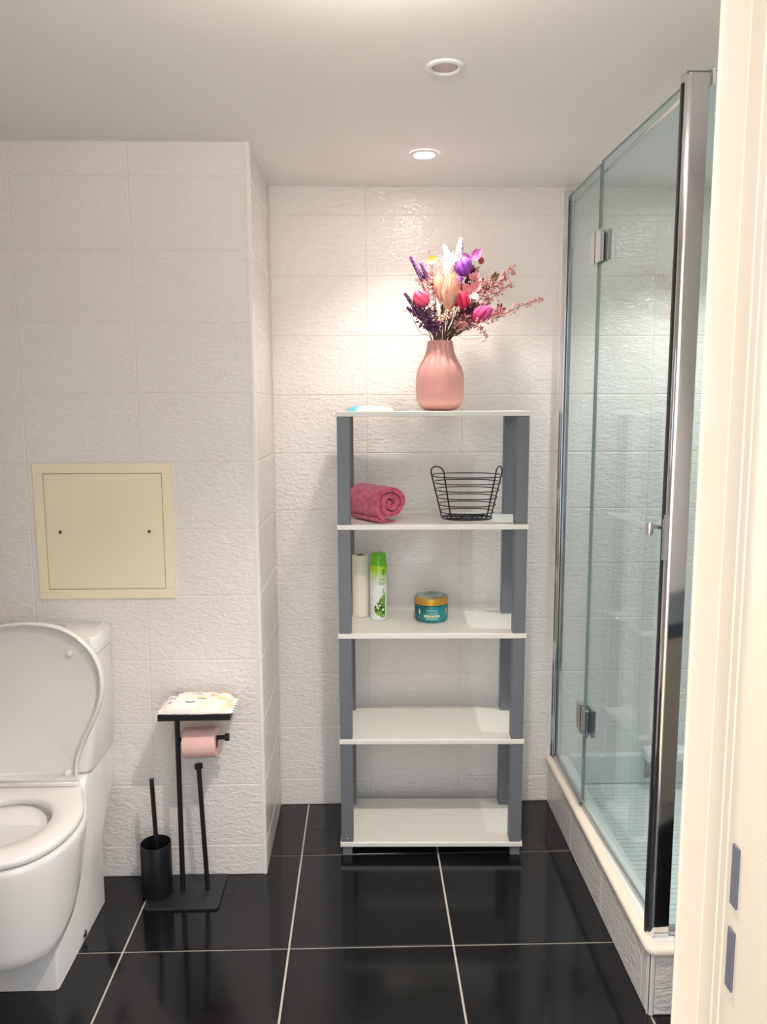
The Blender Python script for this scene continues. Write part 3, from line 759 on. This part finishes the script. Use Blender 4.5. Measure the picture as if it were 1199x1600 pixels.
link('lettering', wrap(text_mesh('Lumini', .0085), CR+.0004, AF+.42, .1415), M['ink'], can)
link('lettering', wrap(text_mesh('Encens', .0095), CR+.0004, AF+.42, .1305), M['ink'], can)
link('lettering', wrap(strip_patch(lambda u: (0, .0012), -.010, .012), CR+.0004, AF+.36, .1235), M['ink'], can)
link('emblem', wrap(flat([(.0055*math.cos(2*PI*i/20), .0085*math.sin(2*PI*i/20)) for i in range(20)]), CR+.0004, AF+.62, .166), M['ink'], can)
link('emblem', wrap(flat([(.0035*math.cos(2*PI*i/20), .0060*math.sin(2*PI*i/20)) for i in range(20)]), CR+.0006, AF+.62, .166), M['green'], can)
for k in range(9):
    link('small_print', wrap(strip_patch(lambda u: (0, .0022), -.003, .003, 3), CR+.0004, AF-1.05, .020+.016*k), M['ink'] if k < 3 else M['steel'], can)
link('label_seam', wrap(strip_patch(lambda u: (0, .178), -.0003, .0003, 1), CR+.0003, AF-.72, .005), M['ink'], can)

# cream jar
JX, JY, JR = .2245, 2.572, .0565
jar = empty('cream_jar', (JX, JY, Z2+.0004), 0, 'teal cosmetic jar with gold screw lid on the middle shelf', 'jar')
MB().lathe([(.046, 0), (.052, .0015), (.0555, .006), (JR, .013), (JR, .054), (.0555, .057), (.050, .058)], n=64).build('body', M['teal'], jar, 40)
jl = MB().lathe([(.0545, .0585), (.0570, .0592), (.0572, .062), (.0572, .078), (.0560, .0815), (.0535, .0828), (.001, .0828)], n=64).build('lid', M['gold'], jar, 40)
MB().lathe([(.0525, .0829), (.0520, .0836), (.001, .0836)], n=48, cap0=False).build('lid_picture', M['lidtop'], jl, 40)
AJ = -PI/2-.035
link('lettering', wrap(text_mesh('RICEALS', .0100), JR+.0004, AJ, .0425, 1.05), M['wink'], jar)
link('lettering', wrap(text_mesh('LARALADES', .0078), JR+.0004, AJ, .0335), M['wink'], jar)
link('label_band', wrap(strip_patch(lambda u: (-.0036, .0036), -.027, .027, 16), JR+.0003, AJ, .0240), M['cream_ink'], jar)
link('lettering', wrap(text_mesh('INTENSIVE CREAM', .0050), JR+.0006, AJ, .0240), M['ink'], jar)
for z, w in ((.0165, .020), (.0130, .023)): link('small_print', wrap(strip_patch(lambda u: (-.0009, .0009), -w, w, 12), JR+.0004, AJ, z), M['wink'], jar)
link('leaf_print', wrap(flat([(-.001, -.010), (.004, -.004), (.003, .006), (-.002, .010), (-.004, .002)]), JR+.0004, AJ-.80, .036), M['cream_ink'], jar)
link('leaf_print', wrap(flat([(-.006, -.012), (.001, -.010), (.006, .004), (.002, .012), (-.005, .008)]), JR+.0004, AJ+.98, .038), M['gold'], jar)
link('small_print', wrap(text_mesh('250', .0065), JR+.0004, AJ-.82, .017), M['wink'], jar)
MB().blob((0, 0, 0), .0014).build('mark', M['wink'], jar, loc=(JR*math.cos(AJ)+.0, JR*math.sin(AJ), .0525))

# blue-white sachet on the top board
M['sachet'] = noise_mix(pbr('sachet_film', srgb(226, 242, 246), 0.25), srgb(96, 198, 226), srgb(226, 240, 242), 12, 1, .42, .56)
mb, top2 = pillow(16, 8, .073, .045, .014, seed=9, zig=.003)
sc_ = mb.build('sachet', M['sachet'], None, 60, loc=(.022, 2.505, ZT+.0006), rot=(0, 0, .06))
tag(sc_, 'crumpled pale blue and white sachet left of the vase on the top shelf', 'sachet')

# ------------------------------------------------------------------ dried bouquet
def P_(px, py, dy=0.0):
    """bouquet lattice: 2.06 mm per step, origin at the vase mouth"""
    return Vector((VX+(px-687)*.002065, VY+dy, ZT+.2215+(533-py)*.002085))
def fmat(name, c, c2=None, sc=60, rough=.8):
    m = pbr(name, srgb(*c), rough, spec=.2)
    return noise_mix(m, srgb(*c), srgb(*c2), sc) if c2 else m
FM = dict(pink=fmat('pink_bristle', (232, 62, 118), (246, 110, 150)), red=fmat('crimson_bristle', (214, 22, 82), (238, 58, 108)), mag=fmat('magenta_bristle', (196, 40, 116), (226, 84, 150)),
          pur=fmat('purple_bristle', (128, 48, 168), (172, 96, 204)), lav=fmat('lavender_bud', (112, 62, 128), (160, 100, 170)), dlav=fmat('dark_lavender_bud', (84, 50, 86), (126, 78, 120)),
          lil=fmat('lilac_floret', (206, 180, 222), (240, 228, 240)), peach=fmat('peach_plume', (248, 178, 150), (252, 206, 184), 40), cream=fmat('cream_plume', (252, 240, 214)),
          yel=fmat('yellow_petal', (248, 224, 130)), pet=fmat('pink_petal', (244, 150, 156), (250, 186, 188)), orch=fmat('orchid_petal', (214, 110, 196), (232, 150, 212)),
          berry=fmat('dusty_pink_floret', (206, 128, 128), (232, 174, 170)), stem=fmat('brown_stem', (120, 76, 64), (92, 60, 56)), gstem=fmat('olive_stem', (128, 104, 74), (104, 84, 60)),
          white=fmat('white_bead', (248, 244, 238)), bud=fmat('rose_bud', (176, 92, 92)))
FM.update(pink2=fmat('pink_bristle_tip', (250, 150, 184)), red2=fmat('crimson_bristle_tip', (244, 96, 140)), mag2=fmat('magenta_bristle_tip', (236, 130, 186)), pur2=fmat('purple_bristle_tip', (186, 130, 214)),
          mar=fmat('maroon_floret', (104, 40, 66), (146, 66, 96)), blush=fmat('blush_floret', (236, 176, 176), (248, 206, 198)))
GRP = 'dried flowers in the pink vase'
mouth_i = [0]
def stem_pts(tip, bend=.0):
    k = mouth_i[0]; mouth_i[0] += 1
    a = k*2.39996; r = .010+.021*((k*37) % 10)/10
    d = (tip-Vector((VX, VY, ZT+.22)))
    mx = max(-.030, min(.030, d.x*.35)) + .006*math.cos(a); my = max(-.026, min(.026, d.y*.5)) + .006*math.sin(a)
    q = math.hypot(mx, my)
    if q > .032: mx *= .032/q; my *= .032/q
    m_ = Vector((VX+mx, VY+my, ZT+.224)); base = Vector((VX-mx*.5, VY-my*.5, ZT+.06))
    mid_ = m_.lerp(tip, .5)+Vector((0, 0, bend))
    return catmull([base, m_, mid_, tip], 6)
def flower(name, tip, label, smat='stem', r=.0012, bend=0.0):
    P = stem_pts(tip, bend)
    e = empty(name, P[0], 0, label, 'dried flower', GRP)
    MB().tube([p-P[0] for p in P], lambda t: r*(1.25-.5*t), 6).build('stem', FM[smat], e, 60)
    d = (P[-1]-P[-3]).normalized()
    return e, P[-1]-P[0], d, P
def frame(d):
    u = d.cross(Vector((0, 0, 1)) if abs(d.z) < .9 else Vector((1, 0, 0))).normalized(); return u, d.cross(u)
def bristle_head(e, c, d, rx, rl, mat, n=230, lift=.0034, dark=None):
    rx *= 1.06; rl *= 1.06
    u, w = frame(d); mb = MB(); R = []
    for i in range(9):
        th = PI*i/8; q = max(.001, math.sin(th)*rx)
        R.append([tuple(c+d*(rl*math.cos(th))+u*q*math.cos(2*PI*j/14)+w*q*math.sin(2*PI*j/14)) for j in range(14)])
    mb.rings(R, True)
    for k in range(n):
        z = 1-2*(k+.5)/n; ph = k*2.39996; q = math.sqrt(1-z*z)
        nrm = (u*math.cos(ph)*q+w*math.sin(ph)*q+d*z)
        p = c+u*math.cos(ph)*q*rx+w*math.sin(ph)*q*rx+d*z*rl
        tt = (d-nrm*nrm.dot(d)); tt = tt.normalized() if tt.length > .05 else u
        ss = nrm.cross(tt); tip_ = p+nrm*lift+tt*rx*.30
        mb.add([p-ss*rx*.12-tt*rx*.05, p+ss*rx*.12-tt*rx*.05, tip_], [(0, 1, 2)])
    me_ = mb.build('head', [FM[mat], FM[mat+'2']], e, 60)
    for i_, p_ in enumerate(me_.data.polygons):
        if len(p_.vertices) == 3: p_.material_index = 1 if i_ % 3 else 0
def spike_head(e, a, b, mat, n=46, r0=.0065, r1=.003, fr=.0028):
    mb = MB(); d = (b-a).normalized(); u, w = frame(d); rnd = random.Random(n+int(a.x*1e4))
    for k in range(n):
        t = (k+rnd.random()*.8)/n; q = r0+(r1-r0)*t; ph = k*2.39996
        c = a.lerp(b, t)+u*q*math.cos(ph)+w*q*math.sin(ph)
        mb.blob(c, fr*rnd.uniform(.8, 1.25), 0, 5, 3, (1, 1, 1.3))
    mb.build('floret_spike', FM[mat], e, 60)
def petal_shape(mb, c, d, side, L, Wd, cup=.25):
    nrm = d.cross(side).normalized()
    prof = [(0, .12), (.2, .6), (.45, 1), (.7, .92), (.9, .5), (1, .06)]
    V = []
    for t, w_ in prof:
        for s_ in (-1, 0, 1):
            V.append(tuple(c+d*(L*t)+side*(Wd*.5*w_*s_)+nrm*(cup*L*(t*t*.5)+(abs(s_)*Wd*.18*w_))))
    n_ = len(V); F_ = []
    for i in range(len(prof)-1):
        for j in range(2): F_.append((i*3+j, i*3+j+1, (i+1)*3+j+1, (i+1)*3+j))
    V2 = [tuple(Vector(v)-nrm*.0005) for v in V]
    mb.add(V+V2, F_+[tuple(i+n_ for i in f[::-1]) for f in F_])

# globe heads
e, c, d, _ = flower('pincushion_flower', P_(659, 478, -.02), 'bright pink round bristly flower at the left of the bouquet'); bristle_head(e, c+d*.014, d, .0245, .0265, 'pink', 240)
e, c, d, _ = flower('pincushion_flower', P_(714, 482, -.035), 'crimson round bristly flower in the middle of the bouquet'); bristle_head(e, c+d*.014, d, .0245, .0250, 'red', 280)
e, c, d, _ = flower('pincushion_flower', P_(742, 499, -.03), 'magenta elongated bristly flower leaning right above the vase'); bristle_head(e, c+d*.014, Vector((.88, -.1, .42)).normalized(), .0215, .0360, 'mag', 280)
e, c, d, _ = flower('pincushion_flower', P_(720, 432, -.005), 'round purple flower near the top of the bouquet'); bristle_head(e, c+d*.018, d, .0255, .0270, 'pur', 260)
e, c, d, _ = flower('pincushion_flower', P_(713, 446, -.03), 'tiny purple flower ball just under the round purple flower'); bristle_head(e, c, d, .0105, .0125, 'pur', 90)
# lavender spikes
for (a, b, lab, mat, dy, n_) in (((657, 440), (640, 409), 'violet lavender spike at the upper left of the bouquet', 'lav', -.01, 60),
        ((665, 441), (656, 419), 'short violet lavender spike right of the upper left spike', 'lav', -.02, 46),
        ((652, 492), (631, 463), 'dark lavender spike pointing out to the far left', 'dlav', -.02, 54),
        ((656, 500), (634, 485), 'low dark lavender sprig bent left over the vase', 'dlav', -.03, 34),
        ((668, 515), (650, 486), 'dark lavender spike close above the left of the vase mouth', 'dlav', -.03, 60),
        ((675, 520), (664, 488), 'dark lavender spike rising left of the vase mouth centre', 'dlav', -.035, 60),
        ((680, 516), (676, 480), 'dusky lavender spike upright in front of the vase mouth', 'dlav', -.035, 50),
        ((731, 512), (728, 470), 'dark lavender spike between the crimson and magenta flowers', 'dlav', -.01, 60),
        ((726, 470), (728, 440), 'deep violet spike behind the pink petals', 'lav', .01, 60)):
    e, c, d, P = flower('lavender_stem', P_(*a, dy), lab, 'gstem'); b_ = P_(*b, dy*1.3)-P[0]
    MB().tube([c, b_], .0009, 5).build('tip_stem', FM['gstem'], e)
    spike_head(e, c-(b_-c)*.1, b_, mat, n_)
# pale lilac spikes on top
for a, b, lab in (((713, 418), (718, 382), 'white and lilac flower spike at the very top of the bouquet'), ((702, 424), (693, 393), 'pale lilac flower spike left of the topmost spike')):
    e, c, d, P = flower('statice_stem', P_(*a, .0), lab, 'gstem'); spike_head(e, c, P_(*b, 0)-P[0], 'lil', 130, .0150, .0035, .0036)
# peach plume and cream plume
def plume(e, c, d, L, Wd, mat, n=70):
    u, w = frame(d); mb = MB(); rnd = random.Random(5+n)
    for k in range(n):
        ph = k*2.39996; q = Wd*.5*math.sqrt((k+.5)/n); o = u*math.cos(ph)+w*math.sin(ph)
        a = c+o*q*.25; m_ = c+d*(L*.5)+o*q*1.0; b = c+d*(L*rnd.uniform(.70, 1.04))+o*q*rnd.uniform(.35, 1.05)
        s_ = (d.cross(o)).normalized()*.0009
        V = []
        for p, ww in ((a, .5), (m_, 1.2), (m_.lerp(b, .6), .9), (b, .12)): V += [tuple(p-s_*ww), tuple(p+s_*ww)]
        mb.add(V, [(0, 2, 3, 1), (2, 4, 5, 3), (4, 6, 7, 5)])
    mb.build('plume', FM[mat], e, 80)
e, c, d, _ = flower('bunny_tail_grass', P_(697, 492, -.045), 'large soft peach plume in the centre of the bouquet', 'gstem'); plume(e, c, Vector((.08, -.05, 1)).normalized(), .120, .068, 'peach', 330)
e, c, d, _ = flower('bunny_tail_grass', P_(697, 450, -.02), 'cream pointed plume above the peach plume', 'gstem'); plume(e, c, Vector((.02, 0, 1)).normalized(), .080, .038, 'cream', 160)
e, c, d, _ = flower('bunny_tail_grass', P_(686, 478, -.03), 'slim peach grass plume left of the large peach plume', 'gstem'); plume(e, c, Vector((-.12, 0, 1)).normalized(), .100, .036, 'peach', 150)
# airy pink grass
for a, b, lab in (((680, 470), (684, 408), 'airy pale pink grass spray behind the yellow flower'), ((670, 465), (664, 412), 'airy pale pink grass spray left of the yellow flower'), ((694, 450), (706, 402), 'airy pink grass spray leaning to the lilac spikes')):
    e, c, d, P = flower('grass_spray', P_(*a, .01), lab, 'gstem', .0008); b_ = P_(*b, .015)-P[0]
    MB().tube([c, b_], .0006, 5).build('tip_stem', FM['berry'], e); spike_head(e, c, b_, 'blush', 130, .017, .009, .0019)
# yellow daisy
e, c, d, _ = flower('yellow_flower', P_(673, 414, -.005), 'pale yellow daisy-like flower on a thin stem', 'stem', .0008)
mb = MB()
for k in range(11):
    a = 2*PI*k/11; dr_ = Vector((math.cos(a), -.45, math.sin(a)*.9+.15)).normalized(); petal_shape(mb, c, dr_, dr_.cross(Vector((0, 1, 0))).normalized(), .019, .008)
mb.build('petals', FM['yel'], e, 60)
e, c, d, _ = flower('seed_stem', P_(669, 399, .005), 'thin dark stem with one tiny seed left of the top', 'stem', .0006); MB().blob(c, .0025).build('seed', FM['dlav'], e, 60)
# pink petals (hydrangea)
e, c, d, _ = flower('hydrangea_sprig', P_(731, 462, -.03), 'salmon pink four-petalled sprig right of the crimson flower')
for (dx, dz, L, Wd) in ((.75, .75, .042, .034), (-.75, .55, .036, .028), (.65, -.75, .032, .024), (-.3, -.9, .022, .016)):
    mb = MB(); dr_ = Vector((dx, -.25, dz)).normalized(); petal_shape(mb, c, dr_, dr_.cross(Vector((0, 1, 0))).normalized(), L, Wd); mb.build('petal', FM['pet'], e, 60)
e, c, d, _ = flower('hydrangea_sprig', P_(738, 442, .0), 'pale pink small-petalled sprig behind the salmon sprig')
for (dx, dz, L, Wd) in ((.5, .85, .028, .019), (-.6, .6, .026, .017), (.9, .1, .026, .016), (-.2, 1, .024, .014)):
    mb = MB(); dr_ = Vector((dx, -.2, dz)).normalized(); petal_shape(mb, c, dr_, dr_.cross(Vector((0, 1, 0))).normalized(), L, Wd); mb.build('petal', FM['pet'], e, 60)
# orchid-coloured leaves top right
e, c, d, _ = flower('orchid_sprig', P_(734, 412, .0), 'orchid pink leafy sprig at the upper right of the bouquet')
for (dx, dz, L, Wd) in ((.75, .70, .046, .018), (.45, .9, .036, .015), (-.7, .4, .036, .014), (.95, .25, .032, .013)):
    mb = MB(); dr_ = Vector((dx, -.15, dz)).normalized(); petal_shape(mb, c, dr_, dr_.cross(Vector((0, 1, 0))).normalized(), L, Wd); mb.build('leaf', FM['orch'], e, 60)
e, c, d, _ = flower('rose_bud_stem', P_(748, 420, .005), 'dusty rose bud at the right end of the orchid sprig'); MB().blob(c+Vector((.003, 0, .014)), .0095, 0, 12, 8, (1, 1, 1.15)).build('bud', FM['bud'], e, 60)
# flowering branches to the right
def branch(name, pts, lab, nf, seed, spread=.012, fr=.0032, dy=(-.01, -.01), mat='berry'):
    rnd = random.Random(seed); Q = [P_(*p, dy[0]+(dy[1]-dy[0])*i/max(1, len(pts)-1)) for i, p in enumerate(pts)]
    e, c, d, P = flower(name, Q[0], lab, 'stem', .0012); L_ = catmull([q-P[0] for q in Q], 6)
    MB().tube(L_, lambda t: .0012-.0006*t, 6).build('twig', FM['stem'], e, 60)
    tw_, fl = MB(), MB()
    for k in range(nf):
        t = (k+rnd.random())/nf; p = L_[min(len(L_)-1, int(t*(len(L_)-1)))]
        o = Vector((rnd.uniform(-1, 1), rnd.uniform(-1, 1), rnd.uniform(-1, 1)))*spread*(1.15-.5*t)
        tw_.tube([p, p+o], .0005, 4); 
        for _k in range(2): fl.blob(p+o+Vector((rnd.uniform(-1, 1), rnd.uniform(-1, 1), rnd.uniform(-1, 1)))*fr*.8, fr*rnd.uniform(.6, 1.1), 0, 6, 4)
    tw_.build('side_twigs', FM['stem'], e); fl.build('florets', FM[mat], e, 60)
branch('blossom_branch', [(748, 482), (768, 458), (785, 440), (798, 424)], 'dusty pink blossom branch rising to the upper right', 70, 1, .017, .0036, (-.01, 0))
branch('blossom_branch', [(756, 470), (772, 464), (790, 450), (801, 444)], 'shorter dusty pink blossom branch under the rising branch', 30, 6, .018, .0030, (.01, .03))
branch('blossom_branch', [(752, 503), (780, 496), (805, 484), (825, 477), (843, 471)], 'long thin blossom branch reaching farthest to the right', 38, 2, .012, .0035, (-.02, -.03))
branch('blossom_branch', [(735, 508), (756, 502), (774, 494)], 'brown twig with small florets below the magenta flower', 20, 8, .010, .0026, (-.05, -.06))
branch('blossom_branch', [(728, 508), (742, 512), (750, 520), (757, 531)], 'drooping dusty pink sprig hanging beside the vase neck', 34, 3, .010, .0026, (-.03, -.04))
branch('blossom_branch', [(712, 512), (720, 506), (728, 500)], 'small pink sprig low in front of the crimson flower', 26, 4, .012, .0028, (-.05, -.055), 'pet')
branch('blossom_branch', [(690, 505), (696, 496), (706, 490), (712, 487)], 'cream sprig bridging the centre of the bouquet', 26, 5, .007, .0030, (-.06, -.065), 'cream')
branch('blossom_branch', [(678, 505), (676, 492), (672, 480)], 'cream and brown sprig between the pink flower and the plume', 24, 11, .012, .0024, (-.05, -.055), 'cream')
branch('blossom_branch', [(664, 460), (655, 448), (648, 440)], 'pale pink wisp above the bright pink flower', 20, 12, .009, .0018, (-.01, -.01))
e, c, d, _ = flower('bead_stem', P_(751, 531, -.045), 'tiny white bead hanging at the end of the drooping sprig', 'stem', .0006); MB().blob(c+Vector((0, 0, -.006)), .0062, 0, 10, 7).build('bead', FM['white'], e, 60)
e, c, d, _ = flower('bare_twig', P_(638, 490, -.03), 'bare curved olive twig bending out to the left', 'gstem', .0010, -.022); mb = MB(); petal_shape(mb, c, Vector((-1, 0, .05)), Vector((0, 1, 0)), .022, .006, 0); mb.build('leaf', FM['gstem'], e)
for k, (px, py, lab) in enumerate(((700, 500, 'straight olive grass stalk right of the vase mouth centre'), (708, 506, 'olive grass stalk leaning right under the crimson flower'), (716, 512, 'brown grass stalk leaning low to the right'), (692, 496, 'straight brown grass stalk in the centre of the bunch'), (722, 518, 'dark grass stalk lying almost over the vase rim'), (684, 500, 'reddish brown grass stalk left of centre'))):
    e, c, d, P = flower('dried_stalk', P_(px, py, -.03+.012*k), lab, 'gstem' if k % 2 else 'stem', .0016)
    mb = MB(); petal_shape(mb, c-d*.03, d, d.cross(Vector((0, 1, 0))).normalized(), .034, .007, 0); mb.build('leaf', FM['gstem'], e)

# leafy and floret fillers that thicken the bunch
def cluster(name, px, py, dy, rx, rz, mat, lab, n=90, fr=.0030, seed=0, leaves=0, lm='gstem'):
    rnd = random.Random(seed); e, c, d, P = flower(name, P_(px, py, dy), lab, 'gstem', .0012)
    fl, tw2 = MB(), MB(); a = c-d*.02
    for k in range(n):
        v = Vector((rnd.gauss(0, .5), rnd.gauss(0, .5), rnd.gauss(0, .5)))
        if v.length > 1.1: v *= 1.1/v.length
        p = c+Vector((v.x*rx, v.y*rx*.8, v.z*rz)); fl.blob(p, fr*rnd.uniform(.65, 1.2), 0, 5, 4)
        if k % 3 == 0: tw2.tube([a, p], .0005, 4)
    fl.build('florets', FM[mat], e, 60); tw2.build('side_twigs', FM['stem'], e)
    for k in range(leaves):
        an = rnd.uniform(-1, 1)*1.3; dr_ = Vector((math.sin(an), rnd.uniform(-.4, .2), math.cos(an))).normalized(); mb = MB()
        petal_shape(mb, c, dr_, dr_.cross(Vector((0, 1, 0))).normalized(), rx*rnd.uniform(.9, 1.4), rx*.4); mb.build('leaf', FM[lm], e, 60)
for k, a in enumerate(((728, 458, .012, .030, .036, 'mar', 'maroon floret cluster behind the salmon petals'),
        (735, 486, -.005, .030, .030, 'mar', 'maroon floret cluster above the magenta flower'),
        (722, 500, -.03, .026, .022, 'mar', 'maroon floret cluster under the crimson flower'),
        (664, 500, -.02, .032, .028, 'dlav', 'dusky purple floret cluster below the bright pink flower'),
        (676, 512, -.03, .024, .024, 'dlav', 'dusky purple floret cluster low over the vase rim'),
        (654, 488, .0, .022, .020, 'dlav', 'dusky purple floret cluster at the left edge of the bunch'),
        (690, 500, -.045, .026, .018, 'blush', 'blush floret cluster low in the centre of the bunch'),
        (676, 446, .0, .034, .050, 'blush', 'blush airy cluster around the yellow flower stem'),
        (702, 415, .012, .030, .030, 'blush', 'blush airy cluster below the lilac spikes'),
        (733, 432, .02, .026, .026, 'mar', 'maroon cluster to the right of the round purple flower'),
        (748, 452, .01, .026, .030, 'berry', 'dusty rose cluster at the foot of the rising branch'),
        (764, 450, .0, .034, .028, 'berry', 'loose dusty rose cluster on the right shoulder of the bouquet'),
        (776, 490, -.01, .024, .018, 'berry', 'small dusty rose cluster right of the magenta flower'),
        (716, 512, -.05, .026, .016, 'berry', 'dusty rose cluster low at the right of the vase mouth'))):
    cluster('filler_flower', a[0], a[1], a[2], a[3], a[4], a[5], a[6], 100 if a[5] != 'blush' else 130, .0034 if a[5] in ('mar', 'dlav') else .0024, k, 3 if a[5] in ('mar', 'dlav', 'berry') else 0, 'gstem' if k % 2 else 'mar')
for k, (px, py, lab) in enumerate(((760, 478, 'narrow brown leaf pointing right above the magenta flower'), (742, 478, 'olive leaf tucked behind the magenta flower'), (690, 480, 'olive blade standing behind the peach plume'), (705, 492, 'broad olive blade right of the peach plume base'), (682, 492, 'thin olive blade left of the peach plume base'), (712, 500, 'olive blade leaning right near the vase mouth'), (670, 498, 'olive blade leaning left near the vase mouth'))):
    e, c, d, P = flower('leaf_blade', P_(px, py, -.02+.008*k), lab, 'gstem', .0014)
    mb = MB(); petal_shape(mb, c-d*.05, d, d.cross(Vector((0, 1, 0))).normalized(), .058, .011, 0); mb.build('leaf', FM['gstem'], e)
